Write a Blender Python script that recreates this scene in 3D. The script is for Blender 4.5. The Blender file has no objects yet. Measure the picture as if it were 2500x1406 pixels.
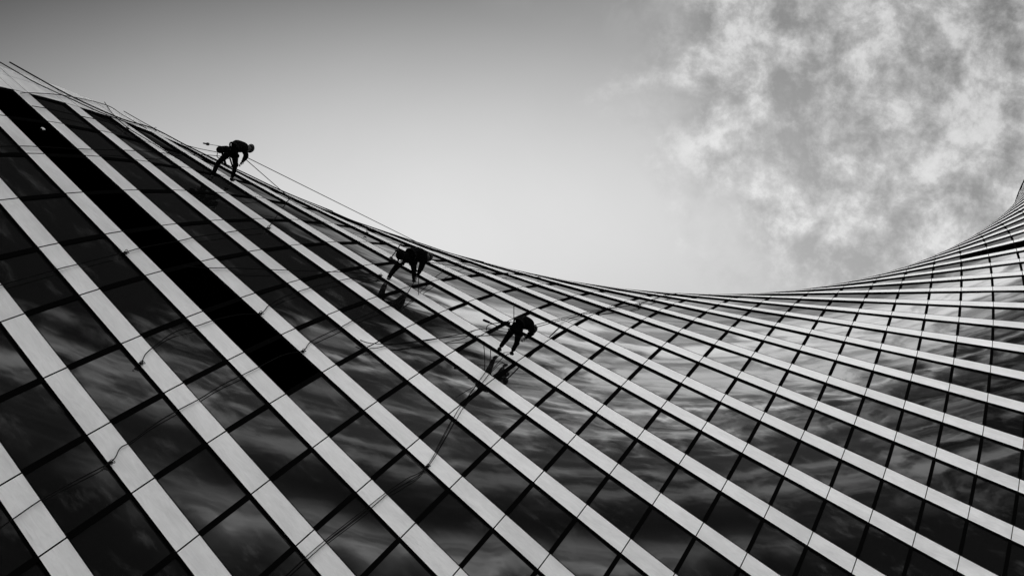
import bpy, math, random
import numpy as np
from mathutils import Vector, Matrix, Quaternion
random.seed(4)
sc = bpy.context.scene
C = sc.collection

# ------------------------------------------------------------------ camera
CAM_R = [[0.8675309667, -0.2524969002, 0.4285269387],
         [0.2972412685, 0.9539789526, -0.0396457612],
         [-0.3987952482, 0.1617698163, 0.9026587819]]   # rows: right, down, forward
cam_d = bpy.data.cameras.new('camera')
cam = bpy.data.objects.new('camera', cam_d); C.objects.link(cam)
r_, d_, f_ = [Vector(v) for v in CAM_R]
M = Matrix((r_, -d_, -f_)).transposed().to_4x4()
M.translation = Vector((26.5162, -34.5254, 1.6046))
cam.matrix_world = M
cam_d.sensor_width = 36; cam_d.lens = 36*5809.83/2500
cam_d.clip_start = 0.1; cam_d.clip_end = 5000
sc.camera = cam

# ------------------------------------------------------------------ world: a monochrome sky
sc.view_settings.view_transform = 'Standard'; sc.view_settings.look = 'None'
sc.view_settings.exposure = 0; sc.view_settings.gamma = 1
SUN_EL, SUN_AZ = math.radians(38), math.radians(10)     # azimuth from +Y towards +X
w = bpy.data.worlds.new('World'); sc.world = w; w.use_nodes = True
nt = w.node_tree; nt.nodes.clear()
class G:
    """small helper for maths on sockets"""
    def __init__(s, nt): s.nt = nt
    def m(s, op, a, b=0.0, c=None, clamp=False):
        n = s.nt.nodes.new('ShaderNodeMath'); n.operation = op; n.use_clamp = clamp
        for i, v in enumerate((a, b, c)):
            if v is None: continue
            if isinstance(v, (int, float)): n.inputs[i].default_value = v
            else: s.nt.links.new(v, n.inputs[i])
        return n.outputs[0]
    def ss(s, x, lo, hi):            # smoothstep
        n = s.nt.nodes.new('ShaderNodeMapRange'); n.interpolation_type = 'SMOOTHSTEP'
        s.nt.links.new(x, n.inputs[0])
        a, b, c, d = (lo, hi, 0., 1.) if lo < hi else (hi, lo, 1., 0.)
        for i, v in zip((1, 2, 3, 4), (a, b, c, d)): n.inputs[i].default_value = v
        return n.outputs[0]
    def vec(s, x, y, z=0.0):
        n = s.nt.nodes.new('ShaderNodeCombineXYZ')
        for i, v in enumerate((x, y, z)):
            if isinstance(v, (int, float)): n.inputs[i].default_value = v
            else: s.nt.links.new(v, n.inputs[i])
        return n.outputs[0]
    def noise(s, v, scale, detail=6, rough=.55, dist=0.0):
        n = s.nt.nodes.new('ShaderNodeTexNoise')
        n.inputs['Scale'].default_value = scale; n.inputs['Detail'].default_value = detail
        n.inputs['Roughness'].default_value = rough; n.inputs['Distortion'].default_value = dist
        s.nt.links.new(v, n.inputs['Vector']); return n.outputs[0]
    def lin(s, *t):                  # sum of k*socket
        r = None
        for k, a in t:
            q = s.m('MULTIPLY', a, k); r = q if r is None else s.m('ADD', r, q)
        return r
g = G(nt)
tc = nt.nodes.new('ShaderNodeTexCoord')
sep = nt.nodes.new('ShaderNodeSeparateXYZ'); nt.links.new(tc.outputs['Generated'], sep.inputs[0])
den = g.m('ADD', 1.0, g.m('MAXIMUM', sep.outputs[2], -0.9))
gx, gy = g.m('DIVIDE', sep.outputs[0], den), g.m('DIVIDE', sep.outputs[1], den)     # stereographic sky map, zenith at 0,0
def blob(cx, cy, rx, ry, rot=0., lo=1., hi=0.):
    c, s_ = math.cos(math.radians(rot)), math.sin(math.radians(rot))
    dx, dy = g.m('SUBTRACT', gx, cx), g.m('SUBTRACT', gy, cy)
    u = g.m('DIVIDE', g.lin((c, dx), (s_, dy)), rx); v = g.m('DIVIDE', g.lin((-s_, dx), (c, dy)), ry)
    r2 = g.m('ADD', g.m('MULTIPLY', u, u), g.m('MULTIPLY', v, v))
    return g.m('EXPONENT', g.m('MULTIPLY', r2, -1.0))
P = g.vec(gx, gy, 0)
#SKY#
sky = nt.nodes.new('ShaderNodeTexSky'); sky.sky_type = 'NISHITA'; sky.sun_disc = False
sky.sun_elevation = SUN_EL; sky.sun_rotation = SUN_AZ
bw = nt.nodes.new('ShaderNodeRGBToBW'); nt.links.new(sky.outputs[0], bw.inputs[0])
side = g.m('MINIMUM', 1.75, g.m('MAXIMUM', .15, g.m('SUBTRACT', 1.0, g.m('MULTIPLY', sep.outputs[0], 1.6))))
nis = g.m('MULTIPLY', g.m('MULTIPLY', bw.outputs[0], side), 0.88)
# deep clear sky overhead (as through a red filter), glowing towards the sun side behind the tower
glow = blob(-.2252, .0788, .1690, .0565, -18.7)
thin = g.m('ADD', .93, g.m('MULTIPLY', g.noise(P, 14, 6, .6, .3), .14))
base = g.m('MAXIMUM', g.m('SUBTRACT', g.m('MULTIPLY', glow, .8284), .0766), .012)
# broken cloud in the upper right of the view
n1 = g.noise(P, 98, 15, .66, .12)
n2 = g.noise(P, 34, 6, .60, .35)
q_ = g.lin((1.0, gx), (-.76, gy))
cm = g.m('MULTIPLY', g.ss(g.lin((1, q_), (.09, n2)), -.187, -.148), g.ss(gy, -.05, -.01))
cm = g.m('MULTIPLY', cm, g.ss(gy, .12, .085))
nn = g.m('ADD', g.lin((.52, n1), (.48, n2)), g.m('MULTIPLY', g.ss(gx, -.134, -.118), .045))
cl = g.m('MULTIPLY', g.ss(nn, .26, .44), cm)
cloud_l = g.m('ADD', g.m('ADD', g.m('SUBTRACT', .19, g.m('MULTIPLY', g.ss(gx, -.165, -.115), .06)), g.m('MULTIPLY', gy, 3.6)), g.m('ADD', g.m('MULTIPLY', g.ss(nn, .42, .60), .34), g.m('MULTIPLY', g.ss(nn, .52, .63), .17)))
# cloud field on the near side of the zenith: only seen mirrored in the glass
st = g.noise(g.vec(g.lin((1.0, gx), (.5, gy)), g.lin((-.5, gx), (1.0, gy)), 3.3), 68, 9, .6, .35)
wob = g.m('MULTIPLY', g.m('SUBTRACT', st, .5), .05)
edge = g.m('ADD', g.lin((1.0, gx), (.77, gy)), wob)
gyw = g.m('ADD', gy, wob)
bank = g.m('MULTIPLY', g.ss(edge, -.256, -.234), g.m('MULTIPLY', g.ss(gyw, -.166, -.130), g.ss(gyw, -.015, -.085)))
bank0 = g.m('MULTIPLY', g.ss(edge, -.256, -.225), g.m('MULTIPLY', g.ss(gyw, -.10, -.06), g.ss(gy, .03, -.01)))
bank2 = blob(-.043, -.2210, .018, .0060, -10)
veil = g.m('MULTIPLY', g.m('MULTIPLY', g.m('MULTIPLY', g.ss(gy, -.12, -.15), g.ss(gx, -.068, -.105)), g.ss(edge, -.272, -.250)), g.m('ADD', .50, g.ss(st, .42, .66)))
refl = g.m('ADD', g.m('ADD', g.m('MULTIPLY', bank, 1.15), g.m('MULTIPLY', bank2, .85)), g.m('ADD', g.m('MULTIPLY', bank0, .50), g.m('MULTIPLY', veil, .42)))
sky_fill = g.m('MULTIPLY', g.ss(gx, -.285, -.38), g.ss(gy, .0, -.08))  # bright sky patch out of view, added to lift the gloss of the bands
refl = g.m('ADD', refl, g.m('MULTIPLY', sky_fill, 3.0))
refl = g.m('MULTIPLY', refl, g.m('ADD', .34, g.m('MULTIPLY', g.ss(st, .38, .62), .70)))
tot = g.m('ADD', g.m('MULTIPLY', base, thin), refl)
mx = nt.nodes.new('ShaderNodeMix'); mx.data_type = 'FLOAT'
nt.links.new(g.m('MULTIPLY', cl, .85), mx.inputs[0]); nt.links.new(tot, mx.inputs[2]); nt.links.new(cloud_l, mx.inputs[3])
r2 = g.m('ADD', g.m('MULTIPLY', gx, gx), g.m('MULTIPLY', gy, gy))
far = g.ss(r2, .13, .42)
mf = nt.nodes.new('ShaderNodeMix'); mf.data_type = 'FLOAT'
nt.links.new(far, mf.inputs[0]); nt.links.new(mx.outputs[0], mf.inputs[2]); nt.links.new(nis, mf.inputs[3])
bg = nt.nodes.new('ShaderNodeBackground'); nt.links.new(mf.outputs[0], bg.inputs['Color'])
out = nt.nodes.new('ShaderNodeOutputWorld'); nt.links.new(bg.outputs[0], out.inputs[0])
#ENDSKY#
sl = bpy.data.lights.new('sun', 'SUN'); sl.energy = 3.0; sl.angle = math.radians(.5); sl.color = (1, 1, 1)
so = bpy.data.objects.new('sun', sl); C.objects.link(so)
sd = Vector((math.sin(SUN_AZ)*math.cos(SUN_EL), math.cos(SUN_AZ)*math.cos(SUN_EL), math.sin(SUN_EL)))
so.rotation_euler = sd.to_track_quat('Z', 'Y').to_euler()

# ------------------------------------------------------------------ materials (monochrome)
def mat(name, v, rough=.6, metal=0.0, ior=1.5, spec=.5):
    m = bpy.data.materials.new(name); m.use_nodes = True
    b = m.node_tree.nodes['Principled BSDF']
    b.inputs['Base Color'].default_value = (v, v, v, 1); b.inputs['Roughness'].default_value = rough
    b.inputs['Metallic'].default_value = metal; b.inputs['IOR'].default_value = ior
    b.inputs['Specular IOR Level'].default_value = spec
    return m, b
def noisy(m, b, lo, hi, scale, detail=5, stretch=(1, 1, 1), sock='Base Color', coord='Object'):
    t = m.node_tree; G_ = G(t)
    c = t.nodes.new('ShaderNodeTexCoord'); mp = t.nodes.new('ShaderNodeMapping'); mp.inputs['Scale'].default_value = stretch
    t.links.new(c.outputs[coord], mp.inputs[0])
    n = G_.noise(mp.outputs[0], scale, detail)
    v = G_.m('ADD', lo, G_.m('MULTIPLY', G_.ss(n, .3, .7), hi-lo))
    t.links.new(v, b.inputs[sock]); return v
M_WHITE, b = mat('white_enamelled_panel', .8, .30, .6)
# panel tone: slow mottling plus a small step from panel to panel (attribute)
t = M_WHITE.node_tree; G_ = G(t)
at = t.nodes.new('ShaderNodeAttribute'); at.attribute_name = 'tone'
c = t.nodes.new('ShaderNodeTexCoord')
n = G_.noise(c.outputs['Object'], 1.3, 6, .6); n3 = G_.noise(c.outputs['Object'], .5, 3, .5)
mp = t.nodes.new('ShaderNodeMapping'); mp.inputs['Scale'].default_value = (1, 1, 2.2); t.links.new(c.outputs['Object'], mp.inputs[0])
vein = G_.noise(mp.outputs[0], 2.4, 9, .7, 1.2)
scf = G_.ss(G_.noise(mp.outputs[0], 3.1, 3, .5, .4), .66, .74)
v = G_.m('SUBTRACT', G_.m('ADD', .56, G_.lin((.22, n), (.16, n3), (.44, vein))), G_.m('MULTIPLY', scf, .09))
v = G_.m('MULTIPLY', G_.m('MULTIPLY', v, at.outputs['Fac']), .98)
t.links.new(v, b.inputs['Base Color'])
t.links.new(G_.m('ADD', .24, G_.m('MULTIPLY', n, .16)), b.inputs['Roughness'])
M_BLACK, b = mat('black_anodised_metal', .0015, .9, 0, spec=0)
M_JOINT, b = mat('dark_sealant', .01, .8, spec=.2)
M_LOUV, b = mat('black_louvre', .001, .8, spec=0)
M_GLASS, bG = mat('dark_mirror_glass', .006, .02, 0, ior=1.62)
t = M_GLASS.node_tree; G_ = G(t)
c = t.nodes.new('ShaderNodeTexCoord')
dn = G_.noise(c.outputs['Object'], .9, 8, .65)
dirt = G_.m('MULTIPLY', G_.ss(dn, .52, .80), .035)
t.links.new(G_.m('ADD', .004, dirt), bG.inputs['Base Color'])
t.links.new(G_.m('ADD', .012, G_.m('MULTIPLY', G_.ss(dn, .45, .8), .05)), bG.inputs['Roughness'])
bp = t.nodes.new('ShaderNodeBump'); bp.inputs['Strength'].default_value = .05; bp.inputs['Distance'].default_value = .02
t.links.new(G_.noise(c.outputs['Object'], .7, 2, .5), bp.inputs['Height']); t.links.new(bp.outputs[0], bG.inputs['Normal'])
M_CLOTH, b = mat('black_work_cloth', .004, .9, spec=0); noisy(M_CLOTH, b, .001, .005, 14)
M_TROU, b = mat('charcoal_trouser_cloth', .004, .9, spec=0); noisy(M_TROU, b, .001, .004, 10)
M_SKIN, b = mat('skin', .10, .6, spec=.2); noisy(M_SKIN, b, .03, .05, 30)
M_HELM, b = mat('grey_helmet_shell', .06, .4, spec=.3); noisy(M_HELM, b, .015, .04, 20)
M_LEATH, b = mat('boot_leather', .01, .7, spec=.08); noisy(M_LEATH, b, .002, .008, 30)
M_WEB, b = mat('harness_webbing', .012, .8, spec=.02); noisy(M_WEB, b, .003, .010, 60)
M_ROPE, b = mat('kernmantle_rope', .004, .9, spec=0); noisy(M_ROPE, b, .002, .008, 120)
M_STEEL, b = mat('dark_steel', .02, .6, .2, spec=.2); noisy(M_STEEL, b, .004, .015, 40)
M_POLE, b = mat('bare_aluminium', .75, .3, .7); noisy(M_POLE, b, .6, .8, 30)
M_STONE, b = mat('plaza_paving', .2, .8); noisy(M_STONE, b, .16, .24, .6)
M_ROOF, b = mat('roof_membrane', .15, .9); noisy(M_ROOF, b, .12, .2, .8)

# ------------------------------------------------------------------ helpers
class MB:
    def __init__(s): s.v = []; s.f = []; s.mi = []; s.tone = []
    def quad(s, p, mi=0, tone=1.0):
        k = len(s.v); s.v += [tuple(map(float, q)) for q in p]; s.f.append(tuple(range(k, k+len(p)))); s.mi.append(mi); s.tone.append(tone)
    def box8(s, P8, mi=0, tone=1.0):   # 0-3 back ring, 4-7 front ring, shared vertices
        k = len(s.v); s.v += [tuple(map(float, q)) for q in P8]
        for f in ((3, 2, 1, 0), (4, 5, 6, 7), (0, 1, 5, 4), (1, 2, 6, 5), (2, 3, 7, 6), (3, 0, 4, 7)):
            s.f.append(tuple(k+i for i in f)); s.mi.append(mi); s.tone.append(tone)
    def grid(s, P, nu, nv, mi=0, tone=1.0):
        k = len(s.v); s.v += [tuple(map(float, q)) for q in P]
        for a in range(nu):
            for b_ in range(nv):
                i = k+a*(nv+1)+b_; s.f.append((i, i+nv+1, i+nv+2, i+1)); s.mi.append(mi); s.tone.append(tone)
    def tube(s, pts, rad, n=8, mi=0, cap=True):
        pts = [Vector(p) for p in pts]; k = len(s.v); ref = None
        if not hasattr(rad, '__len__'): rad = [rad]*len(pts)
        for i, p in enumerate(pts):
            d = (pts[min(i+1, len(pts)-1)]-pts[max(i-1, 0)]).normalized()
            if ref is None: ref = d.orthogonal().normalized()
            ref = (ref-d*ref.dot(d)).normalized(); b_ = d.cross(ref)
            for a in range(n):
                th = 2*math.pi*a/n; q = p+(ref*math.cos(th)+b_*math.sin(th))*rad[i]; s.v.append(tuple(q))
        for i in range(len(pts)-1):
            for a in range(n):
                s.f.append((k+i*n+a, k+i*n+(a+1) % n, k+(i+1)*n+(a+1) % n, k+(i+1)*n+a)); s.mi.append(mi); s.tone.append(1)
        if cap:
            s.f.append(tuple(k+a for a in range(n))[::-1]); s.mi.append(mi); s.tone.append(1)
            e = k+(len(pts)-1)*n; s.f.append(tuple(e+a for a in range(n))); s.mi.append(mi); s.tone.append(1)
    def build(s, name, mats, parent=None, smooth=False, inv=None):
        me = bpy.data.meshes.new(name); vs = s.v
        if inv is not None: vs = [tuple(inv @ Vector(q)) for q in vs]
        me.from_pydata(vs, [], s.f)
        for m in (mats if isinstance(mats, (list, tuple)) else [mats]): me.materials.append(m)
        me.polygons.foreach_set('material_index', s.mi)
        if smooth: me.polygons.foreach_set('use_smooth', [True]*len(s.f))
        a = me.attributes.new('tone', 'FLOAT', 'FACE'); a.data.foreach_set('value', s.tone)
        me.update()
        o = bpy.data.objects.new(name, me); C.objects.link(o); o.parent = parent
        return o
def tag(o, label=None, cat=None, group=None, kind=None):
    if label: o['label'] = label
    if cat: o['category'] = cat
    if group: o['group'] = group
    if kind: o['kind'] = kind
    return o
def empty(name, loc=(0, 0, 0)):
    o = bpy.data.objects.new(name, None); C.objects.link(o); o.location = loc; return o

# ------------------------------------------------------------------ the tower: square floors, each turned 3 degrees on the one below
A = 1.45; DEL = -0.0526542; HALF = 14.229875; S0 = 16.418557; HF = 2.95274; ZO = 81.65; V0 = 13
V_LO, V_HI = -6, 47
WF = .288                              # white part of each storey
GOFF = -.055                           # glass line behind the panels
def zz(v): return HF*A*(v-V0)+ZO
def S(v, j, off=0., k=0):
    a = (v-V0)*DEL + k*math.pi/2; s = (j-S0)*A; D = HALF*A+off
    return np.array([math.cos(a)*s+math.sin(a)*D, math.sin(a)*s-math.cos(a)*D, zz(v)])
J_L, J_R = S0-HALF, S0+HALF            # corners, in panel units
JL1, JR1 = 3.06, 30.0                  # first and last mullion
cols = [JL1]+list(range(4, 31))
tower = empty('twisted_tower'); tag(tower, 'twisting glass tower with white storey bands, dark mirrored panes and black mullions', 'building')
# bands
def panel(mb, v0, v1, j0, j1, k, tone, off0=-.05, off1=0., gj=.0105, nseg=2):
    gj_ = gj
    for q in range(nseg):
        a, b_ = v0+(v1-v0)*q/nseg, v0+(v1-v0)*(q+1)/nseg
        P8 = [S(a, j0+gj_, off0, k), S(a, j1-gj_, off0, k), S(b_, j1-gj_, off0, k), S(b_, j0+gj_, off0, k),
              S(a, j0+gj_, off1, k), S(a, j1-gj_, off1, k), S(b_, j1-gj_, off1, k), S(b_, j0+gj_, off1, k)]
        i0 = len(mb.v); mb.v += [tuple(p) for p in P8]
        fs = [(4, 5, 6, 7), (0, 4, 7, 3), (5, 1, 2, 6)]
        if q == 0: fs.append((0, 1, 5, 4))
        if q == nseg-1: fs.append((7, 6, 2, 3))
        for f in fs:
            mb.f.append(tuple(i0+i for i in f)); mb.mi.append(0 if f == (4, 5, 6, 7) else 1); mb.tone.append(tone)
rt = random.Random(7)
for v in range(V_LO+1, V_HI+1):
    mb = MB()
    for k in range(4):
        for i in range(len(cols)-1):
            panel(mb, v, v+WF-.008, cols[i], cols[i+1], k, 1-.09*rt.random())
            # dark trim along the head of the band
            a0, a1 = v+WF-.008, v+WF
            mb.quad([S(a0, cols[i], .006, k), S(a0, cols[i+1], .006, k), S(a1, cols[i+1], .006, k), S(a1, cols[i], .006, k)], 1)
        # backing, and the soffit below made black for the shade under the band
        a, b_ = J_L+.1, J_R-.1
        for i in range(28):
            p, q = a+(b_-a)*i/28, a+(b_-a)*(i+1)/28
            mb.quad([S(v-.012, p, -.30, k), S(v-.012, q, -.30, k), S(v-.012, q, -.03, k), S(v-.012, p, -.03, k)], 1)
            mb.quad([S(v-.012, p, -.03, k), S(v-.012, q, -.03, k), S(v+WF, q, -.03, k), S(v+WF, p, -.03, k)], 1)
            mb.quad([S(v+WF, p, .0055, k), S(v+WF, q, .0055, k), S(v+WF, q, -.30, k), S(v+WF, p, -.30, k)], 1)
    mb.build('spandrel_band', [M_WHITE, M_BLACK], tower)
# corner piers: plain white panels, one joint in the middle
mb_p = None
for k in range(4):
    mb = MB()
    for v in range(V_LO, V_HI+1):
        for (h0, h1) in ((0, WF), (WF, 1.0)):
            for (j0, j1) in ((J_L, J_L+.33), (J_L+.33, JL1)):
                panel(mb, v+h0+.003, v+h1-.003, j0, j1, k, 1-.04*rt.random(), off0=-.12, gj=.006 if j0 > J_L else 0)
            mr = len(mb.mi); panel(mb, v+h0+.003, v+h1-.003, JR1, J_R, k, 1, off0=-.12, gj=.004)
            for q_i in range(mr, len(mb.mi)): mb.mi[q_i] = 1      # the trailing corner is dark metal
        for (j0, j1) in ((J_L, JL1), (JR1, J_R)):
            mb.quad([S(v, j0, -.035, k), S(v, j1, -.035, k), S(v+1, j1, -.035, k), S(v+1, j0, -.035, k)], 1)
            mb.quad([S(v, JL1, -.3, k), S(v, JL1, -.036, k), S(v+1, JL1, -.036, k), S(v+1, JL1, -.3, k)], 1)
            mb.quad([S(v, JR1, -.3, k), S(v, JR1, -.036, k), S(v+1, JR1, -.036, k), S(v+1, JR1, -.3, k)], 1)
    mb.build('corner_pier', [M_WHITE, M_BLACK], tower)
# glass
def is_louvre(v, i, k):
    return k == 0 and ((v == 5 and cols[i] < 11) or (v == 22 and cols[i] >= 22))
rg = random.Random(11)
def pane(mb, v, i, k):
    j0, j1 = cols[i], cols[i+1]; n = 5; P_ = []
    bul = rg.uniform(-.003, .004); c4 = [rg.uniform(-.0065, .0065) for _ in range(4)]
    for a in range(n+1):
        for b_ in range(n+1):
            x, y = a/n, b_/n
            o = GOFF+bul*math.sin(math.pi*x)*math.sin(math.pi*y)*2+(c4[0]*(1-x)*(1-y)+c4[1]*x*(1-y)+c4[2]*(1-x)*y+c4[3]*x*y)
            P_.append(S(v+WF-.02+(1.01-WF)*y, j0+(j1-j0)*x, o, k))
    mb.grid(P_, n, n)
def mirrow_px(p):
    d = Vector(p)-M.translation; z = d.dot(f_)
    return (1250+5809.8*d.dot(r_)/z, 703+5809.8*d.dot(d_)/z, z)
cand = []
for v in range(V_LO, V_HI):
    for i in range(len(cols)-1):
        if is_louvre(v, i, 0): continue
        q = [mirrow_px(S(v+a, cols[i]+b_*(cols[i+1]-cols[i]), GOFF)) for a, b_ in ((WF, 0), (WF, 1), (1, 1), (1, 0))]
        cx = sum(t_[0] for t_ in q)/4; cy = sum(t_[1] for t_ in q)/4
        ar = sum(q[a][0]*q[(a+1) % 4][1]-q[(a+1) % 4][0]*q[a][1] for a in range(4))/2
        if 10 < cx < 2490 and 0 < cy < 1396 and ar < 0: cand.append((abs(ar), v, i))
        elif 10 < cx < 2490 and 0 < cy < 1396 and ar > 0: cand.append((-abs(ar), v, i))
cand.sort(reverse=True); sg = 1 if cand[0][0] > 0 else -1
big = {(v, i) for a, v, i in sorted(cand, key=lambda t_: -abs(t_[0]))[:96]}
mb = MB(); core = MB()
for v in range(V_LO, V_HI):
    for k in range(4):
        for i in range(len(cols)-1):
            if is_louvre(v, i, k): continue
            if k == 0 and (v, i) in big:
                m1 = MB(); pane(m1, v, i, k); m1.build('window_pane', M_GLASS, tower, smooth=True)
            else: pane(mb, v, i, k)
o = mb.build('window_panes', M_GLASS, tower, smooth=True); o['kind'] = 'stuff'
# louvres
for v in (5, 22):
    for i in range(len(cols)-1):
        if not is_louvre(v, i, 0): continue
        m1 = MB(); j0, j1 = cols[i]+.03, cols[i+1]-.03; n = 22; h = (1-WF)/n
        for q in range(n):
            a = v+WF+h*q
            m1.quad([S(a, j0, -.04, 0), S(a, j1, -.04, 0), S(a+h*.9, j1, -.13, 0), S(a+h*.9, j0, -.13, 0)])
        m1.quad([S(v+WF, j0, -.16, 0), S(v+WF, j1, -.16, 0), S(v+1, j1, -.16, 0), S(v+1, j0, -.16, 0)])
        m1.build('louvre_panel', M_LOUV, tower)
# mullions: one fin per column, running the whole height behind the bands
MW, MD = .062/A, .022
allm = MB()
for k in range(4):
    for j in cols:
        m1 = MB() if k == 0 else allm
        for v in range(V_LO, V_HI):
            for q in range(2):
                a, b_ = v+q*.5, v+(q+1)*.5
                P8 = [S(a, j-MW, GOFF-.03, k), S(a, j+MW, GOFF-.03, k), S(b_, j+MW, GOFF-.03, k), S(b_, j-MW, GOFF-.03, k),
                      S(a, j-MW, GOFF+MD, k), S(a, j+MW, GOFF+MD, k), S(b_, j+MW, GOFF+MD, k), S(b_, j-MW, GOFF+MD, k)]
                i0 = len(m1.v); m1.v += [tuple(p) for p in P8]
                for f in ((4, 5, 6, 7), (0, 4, 7, 3), (5, 1, 2, 6)):
                    m1.f.append(tuple(i0+t_ for t_ in f)); m1.mi.append(0); m1.tone.append(1)
        if k == 0: m1.build('mullion', M_BLACK, tower)
o = allm.build('mullions', M_BLACK, tower); o['kind'] = 'stuff'
# solid dark shell just behind the skin, added to block light; then the roof
mb = MB()
for v in range(V_LO, V_HI+1):
    for k in range(4):
        for i in range(28):
            p, q = J_L+.3+(J_R-J_L-.6)*i/28, J_L+.3+(J_R-J_L-.6)*(i+1)/28
            mb.quad([S(v, p, -.36, k), S(v, q, -.36, k), S(v+1, q, -.36, k), S(v+1, p, -.36, k)])
mb.build('light_block', M_BLACK, tower)
mb = MB()
mb.quad([S(V_HI+.6, J_L, -.05, k) for k in range(4)])
mb.build('roof', M_ROOF, tower)
# small white block added for an unidentified bright spot in the black louvre row
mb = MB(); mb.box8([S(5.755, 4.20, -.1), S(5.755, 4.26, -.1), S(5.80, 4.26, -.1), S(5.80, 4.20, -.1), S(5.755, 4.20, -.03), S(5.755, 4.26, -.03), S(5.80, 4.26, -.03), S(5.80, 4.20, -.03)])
mb.build('bright_spot', M_WHITE, tower)

# ------------------------------------------------------------------ ground
mb = MB(); R_ = 3000
mb.quad([(-R_, -R_, 0), (R_, -R_, 0), (R_, R_, 0), (-R_, R_, 0)])
tag(mb.build('ground', M_STONE), kind='structure')

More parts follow.
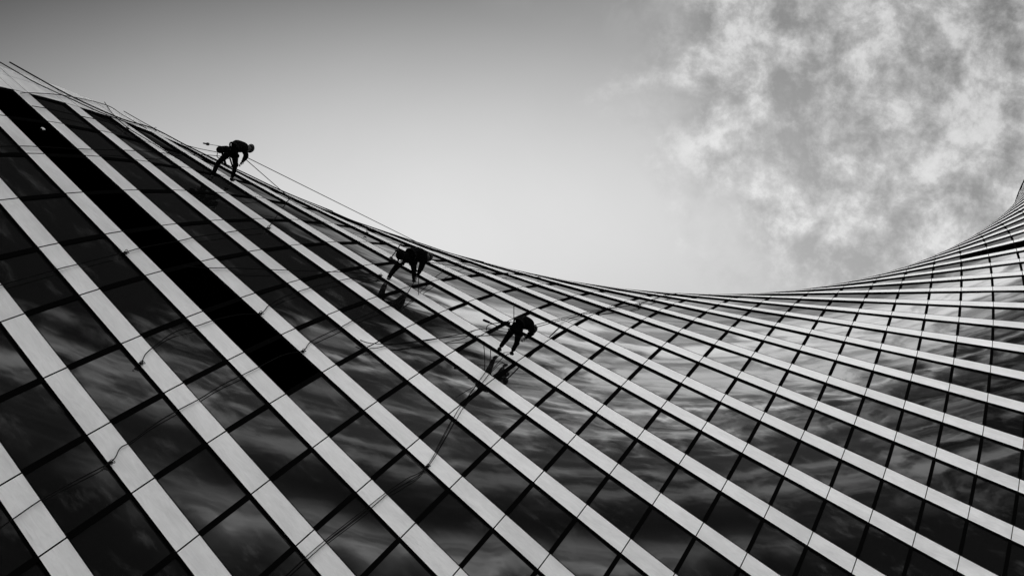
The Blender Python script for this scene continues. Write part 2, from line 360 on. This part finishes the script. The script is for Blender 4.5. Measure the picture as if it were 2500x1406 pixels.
# ------------------------------------------------------------------ ropes and their anchors
ROPES = {'r1a':[[-10.785,-24.502,64.034],[-13.618,-20.259,83.621]],
'r1b':[[-10.797,-24.446,64.008],[-12.67,-22.621,70.538]],
'r1c':[[-12.423,-22.668,70.117],[-7.367,-23.369,60.473]],
'r4':[[-7.234,-23.377,60.214],[-6.824,-23.501,58.782],[-6.361,-23.622,57.238],[-5.96,-23.709,55.962],[-5.055,-23.91,52.919],[-4.654,-23.973,51.668],[-3.755,-24.133,48.613],[-3.389,-24.175,47.447],[-2.44,-24.279,44.32],[-2.089,-24.317,43.116],[-1.513,-24.358,41.203],[-1.078,-24.388,39.711]],
'r5':[[-5.514,-22.341,64.44],[-5.297,-22.541,62.504],[-4.984,-22.752,60.337],[-4.491,-23.05,57.184],[-3.853,-23.459,52.971],[-3.564,-23.603,51.335],[-3.385,-23.758,49.918]],
'r6':[[-5.479,-22.341,64.378],[-5.039,-22.503,62.322],[-4.563,-22.64,60.335],[-3.723,-22.814,57.168],[-3.02,-22.913,54.701],[-2.396,-22.948,52.78],[-1.957,-22.928,51.69],[-1.736,-23.029,50.285],[-1.367,-23.103,48.628],[-1.05,-23.133,47.414],[-0.83,-23.173,46.419],[-0.569,-23.175,45.551],[-0.156,-23.136,44.417],[0.137,-23.097,43.661],[0.395,-23.033,43.185]],
'r7':[[-5.104,-22.172,65.894],[-4.042,-22.141,63.376],[-3.424,-22.198,61.533],[-3.101,-22.251,60.299],[-2.247,-22.357,57.157],[-1.889,-22.378,55.961],[-1.033,-22.43,52.887],[-0.607,-22.395,51.785],[-0.359,-22.453,50.43],[0.12,-22.463,48.63],[0.446,-22.466,47.394],[0.839,-22.464,45.888],[1.287,-22.433,44.35],[1.617,-22.417,43.104],[2.003,-22.386,41.706],[2.509,-22.308,40.081],[2.658,-22.291,39.536],[2.956,-22.201,38.876],[3.33,-22.165,37.371],[3.697,-22.126,35.87],[4.057,-22.055,34.606],[4.275,-22.008,33.844]],
'r8':[[-0.816,-21.411,64.609],[-0.701,-21.372,63.459],[1.349,-21.222,57.437],[1.856,-21.152,55.985],[3.434,-20.843,51.726],[3.768,-20.807,50.06],[4.053,-20.771,48.639],[4.33,-20.724,47.414],[4.672,-20.661,45.885],[5.013,-20.591,44.365],[5.308,-20.522,43.125],[5.678,-20.423,41.659]],
'r9':[[-0.778,-21.399,64.595],[-0.566,-21.343,63.424],[1.405,-21.2,57.51],[1.925,-21.127,56.031],[3.417,-20.842,51.865],[3.846,-20.776,50.037],[4.101,-20.751,48.621],[4.399,-20.695,47.382],[4.729,-20.634,45.89],[5.058,-20.568,44.387],[5.352,-20.497,43.163],[5.692,-20.406,41.8]],
'r10':[[-0.778,-22.063,64.064],[-2.418,-21.553,65.889],[-2.054,-21.656,63.728],[-1.684,-21.765,61.455],[-1.413,-21.86,59.612],[-1.24,-21.956,58.058],[-1.166,-22.1,56.371],[-1.277,-22.184,55.902]],
'r11':[[-0.797,-21.972,64.213],[-2.009,-21.491,65.653],[-1.891,-21.622,63.702],[-1.684,-21.765,61.455],[-1.206,-21.975,57.755],[-0.972,-22.039,56.351],[-0.929,-22.074,55.858]],
'r12':[[-0.632,-22.266,65.284],[-3.601,-21.065,74.736],[-4.367,-20.841,78.931],[-4.957,-20.619,82.741],[-5.437,-20.418,86.07],[-7.391,-19.812,93.645],[-8.527,-19.335,98.64]],
'r13':[[-0.651,-22.177,65.407],[-3.448,-21.074,74.403],[-4.66,-20.717,81.08],[-5.225,-20.506,84.62],[-6.793,-20.005,91.578],[-8.133,-19.5,97.073]],
'r15':[[-5.058,-22.902,66.423],[-9.11,-21.157,77.65],[-8.919,-20.942,79.367],[-8.915,-20.715,81.363],[-9.387,-20.299,85.141]],
'r16':[[-5.076,-22.816,66.474],[-8.243,-21.498,74.44],[-8.445,-21.264,76.472],[-8.428,-21.011,78.628],[-9.013,-20.717,81.348]],
'r17':[[-5.097,-22.456,66.055],[-4.415,-22.04,65.02]],
'rA':[[-13.19,-26.412,54.71],[-13.137,-26.061,55.944],[-13.053,-25.704,57.2],[-13.203,-25.307,58.932],[-13.712,-24.809,61.486],[-15.653,-24.082,66.168],[-15.494,-23.619,67.943],[-15.58,-23.096,70.217],[-15.606,-22.606,72.384],[-14.276,-22.297,73.144],[-13.967,-21.699,76.085]],
'rB':[[-12.513,-26.56,53.292],[-12.423,-26.294,54.158],[-12.347,-26.04,55.023],[-12.657,-25.553,57.314],[-12.836,-25.233,58.806],[-13.375,-24.841,61.005],[-13.777,-24.451,63.027]],
'rC':[[-15.812,-24.838,63.356],[-13.661,-24.959,60.825],[-12.554,-24.848,60.068],[-12.056,-24.609,60.516],[-11.432,-24.353,60.927],[-11.107,-24.198,61.257]],
'rD':[[-16.542,-24.407,65.582],[-16.156,-24.212,66.039],[-15.887,-24.013,66.625],[-15.507,-23.681,67.693],[-15.956,-23.307,69.456],[-15.027,-23.136,69.693],[-14.37,-22.899,70.335]],
'rE':[[-6.273,-25.855,45.698],[-6.849,-25.726,47.438],[-7.44,-25.554,49.343],[-8.182,-25.332,51.687],[-10.057,-24.821,56.986],[-11.258,-24.446,60.292],[-14.557,-23.546,67.564],[-11.003,-24.443,63.156]],
'rF':[[-15.091,-23.762,67.05],[-17.061,-23.103,71.185],[-16.049,-23.241,70.898],[-10.987,-24.513,63.286]],
'rG':[[-10.423,-26.185,51.737],[-10.977,-26.087,52.95],[-12.729,-25.665,56.961],[-15.067,-24.922,62.369],[-14.722,-24.694,62.937],[-14.309,-24.408,63.71]],
'rH':[[-9.812,-26.008,51.497],[-10.261,-25.847,52.851],[-10.695,-25.655,54.287],[-11.202,-25.441,55.886],[-11.687,-25.258,57.291],[-12.257,-24.974,59.19]],
'rI':[[-14.36,-21.772,75.806],[-12.933,-21.727,75.48],[-12.772,-21.479,76.826],[-12.703,-21.152,78.738],[-12.271,-20.825,80.721],[-11.441,-20.743,81.228],[-11.175,-20.41,83.689]]}
ANCH = [[[-1.968,-22.9,51.686],[0.358,-0.926,0.123]],[[-0.601,-22.364,51.756],[0.357,-0.928,0.105]],[[0.394,-23.003,43.166],[0.452,-0.883,0.124]],[[2.95,-22.171,38.862],[0.5,-0.86,0.105]],[[3.448,-20.808,51.683],[0.36,-0.932,0.053]],[[-12.548,-22.616,70.317],[0.136,-0.973,0.188]],[[-7.289,-23.344,60.309],[0.256,-0.953,0.159]],[[-5.436,-20.388,86.069],[-0.054,-0.997,0.053]],[[-10.65,-21.954,72.716],[0.108,-0.982,0.158]],[[-9.386,-20.27,85.138],[-0.043,-0.994,0.104]],[[-5.52,-22.311,64.436],[0.209,-0.97,0.123]],[[-3.401,-24.148,47.443],[0.403,-0.901,0.157]],[[-12.562,-24.82,60.061],[0.256,-0.941,0.223]],[[-15.892,-23.984,66.617],[0.179,-0.954,0.239]]]
def smooth_path(P_, sub=5):
    P_ = [Vector(p) for p in P_]
    if len(P_) < 3: 
        return [P_[0].lerp(P_[-1], i/12) for i in range(13)]
    o = []
    for i in range(len(P_)-1):
        p0, p1, p2, p3 = P_[max(i-1, 0)], P_[i], P_[i+1], P_[min(i+2, len(P_)-1)]
        for q in range(sub):
            t_ = q/sub
            o.append(.5*((2*p1)+(p2-p0)*t_+(2*p0-5*p1+4*p2-p3)*t_*t_+(3*p1-p0-3*p2+p3)*t_**3))
    o.append(P_[-1]); return o
RL = {
 'r1a': 'long taut rope crossing open sky from the topmost worker to the roofline curve',
 'r1b': 'short taut rope from the topmost worker to the rope hook just below the skyline edge',
 'r1c': 'short rope between the two rope hooks right of the topmost worker',
 'r4': 'thin rope from the second hook right of the topmost worker to the left edge',
 'r5': 'nearly level slack rope leading left from the hook beside the middle worker',
 'r6': 'long slack rope from the hook beside the middle worker, ending in a curve at left',
 'r7': 'long rope from the boots of the middle worker down to the lower left corner',
 'r8': 'left rope of the pair hanging below the lowest worker to the bottom edge',
 'r9': 'right rope of the pair hanging below the lowest worker to the bottom edge',
 'r10': 'upper of two slack ropes trailing left from the lowest worker',
 'r11': 'lower of two slack ropes trailing left from the lowest worker',
 'r12': 'upper of two ropes rising right from the lowest worker to the skyline dip',
 'r13': 'lower of two ropes rising right from the lowest worker to the skyline dip',
 'r15': 'upper of two ropes rising right from the head of the middle worker',
 'r16': 'lower, shorter rope rising right from the head of the middle worker',
 'r17': 'short hanging cord under the right hand of the middle worker',
 'rA': 'thick rope along the skyline from the far left corner past the topmost worker',
 'rB': 'rope crossing the white corner pier at the far left end of the skyline',
 'rC': 'short rope dangling over the white corner pier edge to a hook on the dark panes',
 'rD': 'rope along the skyline between the white corner pier and the topmost worker',
 'rE': 'level rope crossing the upper left bands to the boots of the topmost worker',
 'rF': 'short rope reaching the hips of the topmost worker from the left',
 'rG': 'rope lying across the tops of the dark panes at the white corner pier',
 'rH': 'short rope crossing the first band below the white corner pier',
 'rI': 'rope hugging the skyline between the topmost and the middle worker'}
def link_line(name, pts, rad, m, label, cat, group=None, n=6):
    P_ = [Vector(p) for p in pts]; loc = P_[0]
    mb = MB(); mb.tube([p-loc for p in P_], rad, n)
    o = mb.build(name, m, None, smooth=True); o.location = loc
    return tag(o, label, cat, group)
thick = {'rA': .020, 'rB': .015, 'r8': .010, 'r9': .010, 'rI': .018}
for k_, P_ in ROPES.items():
    link_line('rope', smooth_path(P_), thick.get(k_, .0115), M_ROPE, RL[k_], 'rope', 'ropes running over the facade')
AL = ['on the upper edge of the black louvre row, level with the middle worker', 'at the lower end of the black louvre row', 'at the curved end of a slack rope, left part of the facade',
      'lowest and leftmost of the facade hooks', 'lowest hook, below and left of the lowest worker', 'nearest the skyline, right of the topmost worker', 'second below the skyline, right of the topmost worker',
      'right of the lowest worker where two ropes meet', 'near the skyline above and left of the middle worker', 'near the skyline right of the middle worker', 'left of the boots of the middle worker',
      'on the band above the left part of the black louvre row', 'on the skyline just right of the white corner pier, lower of two', 'on the skyline just right of the white corner pier, upper of two']
def make_anchor():
    root = empty('rope_hook')
    mb = MB()
    mb.box8([(-.05, -.02, -.09), (.05, -.02, -.09), (.05, -.02, .09), (-.05, -.02, .09), (-.05, .035, -.07), (.05, .035, -.07), (.05, .035, .07), (-.05, .035, .07)])
    mb.build('clamp', M_STEEL, root)
    mb = MB(); ring = [(0.055*math.cos(a), .05, .12+.065*math.sin(a)) for a in [2*math.pi*i/14 for i in range(15)]]
    mb.tube(ring, .012, 6); mb.build('ring', M_STEEL, root, smooth=True)
    mb = MB(); mb.tube([(0, .03, -.06), (.03, .09, -.10), (.02, .14, -.05), (-.01, .12, .0)], .013, 6); mb.build('hook', M_STEEL, root, smooth=True)
    return root
def copy_tree(o, parent=None):
    c = o.copy(); C.objects.link(c); c.parent = parent
    for ch in list(o.children): copy_tree(ch, c)
    return c
a0 = make_anchor()
for i, (p, nn) in enumerate(ANCH):
    o = a0 if i == 0 else copy_tree(a0)
    n_ = Vector(nn).normalized(); x = n_.cross(Vector((0, 0, 1))).normalized(); z = x.cross(n_)
    R3 = Matrix((x, n_, z)).transposed().to_4x4(); R3.translation = Vector(p); o.matrix_world = R3
    o.scale = (.62, .62, .62)
    tag(o, ('dark rope hook '+AL[i]).replace(', right of the topmost worker', ' at the topmost worker').replace(', level with the middle worker', ''), 'rope hook', 'rope hooks clamped to the bands')

# ------------------------------------------------------------------ the three rope workers
WK = {'w1': [[-11.1795, -23.656, 63.6964], [0.21901, -0.97572, 0.0], [0.97572, 0.21901, -0.0]], 'w2': [[-5.3176, -22.1227, 65.4554], [0.19785, -0.98023, 0.0], [0.98023, 0.19785, -0.0]], 'w3': [[-0.9401, -21.3118, 64.3579], [0.21106, -0.97747, 0.0], [0.97747, 0.21106, -0.0]]}
JN = {'w1': {'pel':[1.079,-0.283,0],'spi':[1.18,-0.127,0],'che':[1.214,0.109,0.03],'nec':[1.19,0.388,0.03],'hea':[1.137,0.619,0.03],'hipL':[0.93,-0.142,-0.12],'kneL':[0.458,-0.393,-0.2],'ankL':[0.065,-0.614,-0.06],'hipR':[0.997,-0.259,0.11],'kneR':[0.596,0.038,0.15],'ankR':[0.066,0.386,0.04],'shoL':[1.001,0.609,-0.14],'elbL':[0.811,0.818,-0.1],'hanL':[0.651,0.637,-0.02],'shoR':[1.125,0.107,0.18],'elbR':[0.926,0.374,0.2],'hanR':[0.668,0.355,0.12],'bag0':[1.013,-0.994,-0.05],'bag1':[1.049,-0.469,-0.05],'tool0':[1.195,-1.875,-0.1],'tool1':[1.165,-1.561,-0.1],'cord':[1.104,-0.511,-0.05],'st0':[0.854,-0.437,-0.2],'st1':[0.434,0.09,-0.2],'st2':[0.794,-0.299,0.05],'st3':[0.485,0.1,0.05],'l0':[0.875,-0.844,-0.1],'l1':[0.749,-0.773,-0.1],'l2':[0.695,-0.571,-0.1],'k0':[0.851,-0.226,0.1],'k1':[1.043,0.355,0.1]}, 'w2': {'pel':[0.943,-0.292,0],'spi':[1.033,0.001,0],'che':[1.009,0.4,0.03],'nec':[0.956,0.745,0.03],'hea':[0.876,1.006,0.03],'hipL':[0.745,-0.245,-0.13],'kneL':[0.26,-0.336,-0.25],'ankL':[0.102,-0.767,-0.08],'hipR':[0.828,-0.111,0.11],'kneR':[0.452,0.283,0.12],'ankR':[0.085,0.73,0.03],'shoL':[0.741,1.007,-0.14],'elbL':[0.491,1.114,-0.12],'hanL':[0.265,0.926,-0.02],'shoR':[0.875,0.48,0.18],'elbR':[0.584,0.481,0.22],'hanR':[0.292,0.543,0.16],'bag0':[0.963,-0.881,-0.05],'bag1':[0.889,-0.32,-0.05],'p0':[0.699,-0.492,-0.1],'p1':[0.699,0.933,-0.25],'h0':[0.758,-0.95,-0.2],'h1':[1.282,-0.699,-0.2],'h2':[0.612,-0.355,-0.2],'c1':[-0.482,1.382,0.1]}, 'w3': {'pel':[0.987,-0.039,0],'spi':[1.11,0.202,0],'che':[1.079,0.546,0.03],'nec':[0.958,0.928,0.03],'hea':[0.83,1.174,0.03],'hipL':[0.822,0.154,-0.12],'kneL':[0.431,0.06,-0.16],'ankL':[0.106,-0.025,-0.18],'hipR':[0.872,0.021,0.12],'kneR':[0.471,0.155,0.16],'ankR':[0.168,0.086,0.18],'shoL':[0.819,1.266,-0.15],'elbL':[0.592,1.557,-0.12],'hanL':[0.526,1.09,-0.02],'shoR':[0.979,0.621,0.18],'elbR':[0.777,0.905,0.2],'hanR':[0.588,0.593,0.15],'t0':[0.9,-1.106,-0.6],'t1':[0.803,-0.596,-0.5],'q1':[0.942,-0.55,-0.3],'q2':[1.018,-0.358,-0.1],'l0':[0.581,-0.787,-0.5],'l1':[0.751,-0.872,-0.5],'l2':[0.825,-0.708,-0.45],'l3':[0.834,-0.58,-0.3],'v0':[1.726,-0.989,0],'v1':[1.176,-0.436,0]}}
def skin_obj(name, verts, edges, rad, m, parent, sub=1, root=0):
    me = bpy.data.meshes.new(name); me.from_pydata([tuple(v) for v in verts], edges, []); me.materials.append(m)
    o = bpy.data.objects.new(name, me); C.objects.link(o); o.parent = parent
    md = o.modifiers.new('skin', 'SKIN')
    if not me.skin_vertices: raise RuntimeError('no skin layer')
    for i, r in enumerate(rad):
        rr = r if isinstance(r, tuple) else (r, r)
        me.skin_vertices[0].data[i].radius = rr
    for i in (root if isinstance(root, (list, tuple)) else [root]): me.skin_vertices[0].data[i].use_root = True
    md.use_smooth_shade = True
    s_ = o.modifiers.new('sub', 'SUBSURF'); s_.levels = sub; s_.render_levels = sub
    return o
class Sk:
    def __init__(s): s.v = []; s.e = []; s.r = []; s.roots = []
    def add(s, p, r, par=None):
        s.v.append(Vector(p)); s.r.append(r); i = len(s.v)-1
        if par is not None: s.e.append((par, i))
        else: s.roots.append(i)
        return i
    def obj(s, name, m, parent, sub=1): return skin_obj(name, s.v, s.e, s.r, m, parent, sub, s.roots)
def ellipsoid(mb, c, ax, n=12, m_=8, keep=None):
    k = len(mb.v)
    for i in range(m_+1):
        ph = math.pi*i/m_
        for a in range(n):
            th = 2*math.pi*a/n; u = (math.sin(ph)*math.cos(th), math.sin(ph)*math.sin(th), math.cos(ph))
            mb.v.append(tuple(Vector(c)+ax[0]*u[0]+ax[1]*u[1]+ax[2]*u[2]))
    for i in range(m_):
        for a in range(n):
            if keep and not keep(i, m_): continue
            mb.f.append((k+i*n+a, k+(i+1)*n+a, k+(i+1)*n+(a+1) % n, k+i*n+(a+1) % n)); mb.mi.append(0); mb.tone.append(1)
def person(key, label):
    o_, n_, t_ = [Vector(q) for q in WK[key]]; u_ = Vector((0, 0, 1)); J = JN[key]
    def W(q): return n_*q[0]+u_*q[1]+t_*q[2]
    j = {a: W(b_) for a, b_ in J.items()}
    root = empty('person', o_); tag(root, label, 'person', 'rope access workers on the facade')
    hd = (j['hea']-j['nec']).normalized(); face = (-n_*.85+hd*.1-u_*.4).normalized(); face = (face-hd*face.dot(hd)).normalized(); side = hd.cross(face)
    HC = j['hea']+hd*.02
    # ---- body: one skinned mesh (core, head, arms, legs) with fingers rooted in the palms
    s = Sk()
    pe = s.add(j['pel'], (.085, .075)); sp = s.add(j['spi'], (.09, .08), pe); ch = s.add(j['che'], (.12, .10), sp); ne = s.add(j['nec'], .055, ch)
    h0 = s.add(HC-hd*.03+face*.01, .082, ne); h1 = s.add(HC+hd*.06, .088, h0)
    no = s.add(HC-hd*.02+face*.088, .014, h0)
    for sd_ in ('L', 'R'):
        sh = s.add(j['sho'+sd_], .05, ch); el = s.add(j['elb'+sd_], .042, sh); ha = s.add(j['han'+sd_], .028, el)
        fd = (j['han'+sd_]-j['elb'+sd_]).normalized(); pm = s.add(j['han'+sd_]+fd*.05, (.036, .020), ha)
        hp = s.add(j['hip'+sd_], .062, pe); kn = s.add(j['kne'+sd_], .048, hp); an = s.add(j['ank'+sd_], .04, kn)
        ft = s.add(j['ank'+sd_]-n_*.04+u_*.10, .035, an)
    # fingers: separate short chains
    for sd_ in ('L', 'R'):
        fd = (j['han'+sd_]-j['elb'+sd_]).normalized(); ac = fd.cross(n_).normalized(); cu = ac.cross(fd).normalized()
        if cu.dot(n_) > 0: cu = -cu
        B = j['han'+sd_]+fd*.06
        for q, (ln, wd) in enumerate(((.070, -.030), (.080, -.010), (.074, .010), (.058, .029))):
            p = B+ac*wd; a = s.add(p, .010)
            b_ = s.add(p+fd*ln*.45+cu*.008, .009, a); c_ = s.add(p+fd*ln*.7+cu*.030, .0085, b_); s.add(p+fd*ln*.72+cu*.052, .007, c_)
        p = j['han'+sd_]+fd*.02-ac*.03; a = s.add(p, .012); b_ = s.add(p-ac*.028+fd*.03+cu*.01, .010, a); s.add(p-ac*.02+fd*.058+cu*.028, .008, b_)
    s.obj('body', M_SKIN, root, 1)
    # ---- jacket
    s = Sk()
    pe = s.add(j['pel']+n_*.02+u_*.02, (.175, .150)); sp = s.add(j['spi']+n_*.05, (.215, .190), pe); ch = s.add(j['che']+n_*.02, (.215, .195), sp)
    ne = s.add(j['nec']-hd*.05, .085, ch)
    for sd_ in ('L', 'R'):
        sh = s.add(j['sho'+sd_], .100, ch); el = s.add(j['elb'+sd_], .070, sh); s.add(j['han'+sd_]-(j['han'+sd_]-j['elb'+sd_]).normalized()*.02, .048, el)
    s.obj('jacket', M_CLOTH, root, 2)
    # ---- trousers
    s = Sk(); pw = s.add(j['pel'].lerp(j['spi'], .55), (.165, .155)); pe = s.add(j['pel']-n_*.02, (.185, .175), pw)
    for sd_ in ('L', 'R'):
        hp = s.add(j['hip'+sd_], .128, pe); md = s.add(j['hip'+sd_].lerp(j['kne'+sd_], .5), .105, hp)
        kn = s.add(j['kne'+sd_], .080, md); m2 = s.add(j['kne'+sd_].lerp(j['ank'+sd_], .5), .072, kn); s.add(j['ank'+sd_].lerp(j['kne'+sd_], .10), .064, m2)
    s.obj('trousers', M_TROU, root, 2)
    # ---- boots and knee pads
    for sd_ in ('L', 'R'):
        a = j['ank'+sd_]; s = Sk()
        i0 = s.add(a+(j['kne'+sd_]-a).normalized()*.06, .058); i1 = s.add(a-n_*.02, .058, i0); i2 = s.add(a-n_*.045-u_*.05, .042, i1); i3 = s.add(a-n_*.05+u_*.08, .045, i1); s.add(a-n_*.055+u_*.17, .036, i3)
        s.obj('boot', M_LEATH, root, 1)
        mb = MB(); kc = j['kne'+sd_]; ax = (j['kne'+sd_]-j['hip'+sd_]).normalized(); ay = (u_-ax*u_.dot(ax)).normalized(); az = ax.cross(ay)
        ellipsoid(mb, kc+ay*.045, (ax*.10, ay*.055, az*.075)); mb.build('knee_pad', M_LEATH, root, smooth=True)
    # ---- helmet with brim and lamp, eyes
    mb = MB(); ellipsoid(mb, HC+hd*.055, (face*.128, side*.112, hd*.105), 16, 10, keep=lambda i, m_: i < m_*.62)
    rim = [HC+hd*.025+face*.135*math.cos(a)+side*.118*math.sin(a) for a in [2*math.pi*i/20 for i in range(21)]]
    mb.tube(rim, .012, 6, cap=False)
    hl = mb.build('helmet', M_HELM, root, smooth=True)
    mb = MB(); mb.tube([HC+hd*.02+side*.1, HC-hd*.09+side*.06+face*.02, HC-hd*.105+face*.03, HC-hd*.09-side*.06+face*.02, HC+hd*.02-side*.1], .008, 6); mb.build('chin_strap', M_WEB, hl, smooth=True)
    mb = MB()
    for q in (-1, 1): ellipsoid(mb, HC+face*.076+side*.032*q+hd*.004, (face*.012, side*.013, hd*.010), 8, 6)
    mb.build('eyes', M_HELM, root, smooth=True)
    # ---- harness: waist belt, leg loops, shoulder straps, chest maillon
    mb = MB()
    sd3 = t_; dirp = (j['spi']-j['pel']).normalized(); b1 = (sd3-dirp*sd3.dot(dirp)).normalized(); b2 = dirp.cross(b1)
    bc = j['pel'].lerp(j['spi'], .35)+n_*.02
    mb.tube([bc+b1*.185*math.cos(a)+b2*.158*math.sin(a) for a in [2*math.pi*i/20 for i in range(21)]], .028, 6, cap=False)
    for sd_ in ('L', 'R'):
        ax = (j['kne'+sd_]-j['hip'+sd_]).normalized(); x1 = ax.orthogonal().normalized(); x2 = ax.cross(x1); c_ = j['hip'+sd_]+ax*.12
        mb.tube([c_+x1*.120*math.cos(a)+x2*.120*math.sin(a) for a in [2*math.pi*i/16 for i in range(17)]], .022, 6, cap=False)
        mb.tube([c_-n_*.09, bc-n_*.14+u_*.04], .02, 6)
        mb.tube([bc+n_*.14, j['spi']+n_*.17, j['che'].lerp(j['sho'+sd_], .5)+n_*.16, j['sho'+sd_].lerp(j['nec'], .4)+hd*.03, j['che'].lerp(j['sho'+sd_], .4)-n_*.15, bc-n_*.15], .02, 6)
    mb.build('harness', M_WEB, root, smooth=True)
    return root, j, o_, n_, u_, t_
TOOLG = 'tools hanging from the workers'
def bag(j, o_, a, b_, r, label):
    p, q = j[a], j[b_]; d = (q-p); mb = MB(); ts = [0, .04, .12, .5, .88, .97, 1]; rs = [.3, .8, 1, 1.02, 1, .9, .5]
    root = empty('tool_bag', o_+q); tag(root, label, 'bag', 'tool bags at the hips')
    mb.tube([p-q+d*t_ for t_ in ts], [r*x for x in rs], 14); mb.build('pouch', M_CLOTH, root, smooth=True)
    mb = MB(); side = d.cross(Vector((0, 0, 1))).normalized() if d.cross(Vector((0, 0, 1))).length > .01 else Vector((1, 0, 0)); up = side.cross(d).normalized()
    c_ = p-q+d*.95; mb.tube([c_-side*r*.8, c_-side*r*.7+d.normalized()*.1, c_+side*r*.7+d.normalized()*.1, c_+side*r*.8], .014, 6); mb.build('carry_strap', M_WEB, root, smooth=True)
    mb = MB(); c_ = p-q+d*.2; x1 = d.orthogonal().normalized(); x2 = d.normalized().cross(x1)
    mb.tube([c_+(x1*math.cos(a)+x2*math.sin(a))*(r+.005) for a in [2*math.pi*i/16 for i in range(17)]], .012, 6, cap=False); mb.build('hoop', M_WEB, root, smooth=True)
    return root
def tool(name, o_, p, q, r, m, label, cat, parts):
    root = empty(name, o_+p); tag(root, label, cat, None)
    for nm, t0, t1, rr, mm in parts:
        mb = MB(); a = (q-p)*t0; b_ = (q-p)*t1; mb.tube([a, a.lerp(b_, .1), a.lerp(b_, .9), b_], [rr*.7, rr, rr, rr*.7], 10); mb.build(nm, mm, root, smooth=True)
    return root
# topmost worker
r1, j, o_, n_, u_, t_ = person('w1', 'worker silhouetted against the sky, topmost of three, bent forward with legs braced on the facade')
bag(j, o_, 'bag0', 'bag1', .10, 'black tool bag behind the hips of the topmost worker')
tool('scraper', o_, j['tool0'], j['tool1'], .03, M_STEEL, 'dark scraper dangling on a thin cord left of the topmost worker', 'scraper',
     [('handle', 0, .75, .022, M_STEEL), ('blade', .7, 1, .045, M_STEEL)])
mid = j['tool1'].lerp(j['cord'], .5)+u_*-.03
link_line('cord', [o_+q for q in smooth_path([j['tool1'], mid, j['cord']])], .008, M_ROPE, 'thin cord between the dangling scraper and the topmost worker', 'cord')
link_line('cord', [o_+q for q in smooth_path([j['l0'], j['l1'], j['l2'], j['l2']+u_*.5])], .012, M_ROPE, 'small loop of cord under the tool bag of the topmost worker', 'cord')
link_line('strap', [o_+j['st0'], o_+j['st0'].lerp(j['st1'], .5), o_+j['st1']], .04, M_WEB, 'left of two straps hanging between the legs of the topmost worker', 'strap', 'straps hanging from the workers')
link_line('strap', [o_+j['st2'], o_+j['st2'].lerp(j['st3'], .5), o_+j['st3']], .028, M_WEB, 'right of two straps hanging between the legs of the topmost worker', 'strap', 'straps hanging from the workers')
# middle worker
r2_, j, o_, n_, u_, t_ = person('w2', 'middle worker of three, crouched over the glass with knees apart, below the skyline')
bag(j, o_, 'bag0', 'bag1', .13, 'black tool bag behind the hips of the middle worker')
tool('squeegee', o_, j['p0'], j['p1'], .02, M_POLE, 'pale squeegee pole carried across the hips of the middle worker', 'squeegee',
     [('pole', .1, 1, .022, M_POLE), ('rubber_grip', 0, .14, .045, M_POLE)])
tool('hoist_rod', o_, j['h0'], j['h1'], .02, M_STEEL, 'thin dark rod standing up left of the middle worker', 'rod',
     [('rod', .0, 1, .016, M_STEEL), ('knob', -.05, .1, .05, M_STEEL), ('clip', .45, .55, .05, M_STEEL)])
link_line('strap', [o_+j['h0'], o_+j['h0'].lerp(j['h2'], .5), o_+j['h2'], o_+j['hipL']], .03, M_WEB, 'dark strap between the rod and the hips of the middle worker', 'strap', 'straps hanging from the workers')
# lowest worker
r3, j, o_, n_, u_, t_ = person('w3', 'lowest worker of three, leaning back with straight legs on the white band edge')
tool('scrub_brush', o_, j['t0'], j['t1'], .04, M_STEEL, 'dark long brush dangling on cords left of the lowest worker', 'brush',
     [('handle', .6, 1.1, .02, M_STEEL), ('bristle_head', 0, .7, .036, M_CLOTH)])
link_line('cord', [o_+q for q in smooth_path([j['t1'], j['q1'], j['q2']])], .012, M_ROPE, 'short cord from the dangling brush to the lowest worker', 'cord')
link_line('cord', [o_+q for q in smooth_path([j['l0'], j['l1'], j['l2'], j['l3'], j['q2']])], .012, M_ROPE, 'curled loop of cord below the dangling brush', 'cord')
link_line('antenna_rod', [o_+j['v0'], o_+j['v1']], .012, M_STEEL, 'thin upright rod rising from the back of the lowest worker', 'rod')
bag(j, o_, 'q1', 'q2', .06, 'small dark pouch behind the hips of the lowest worker')

# ------------------------------------------------------------------ render settings
sc.render.engine = 'CYCLES'
sc.cycles.max_bounces = 6
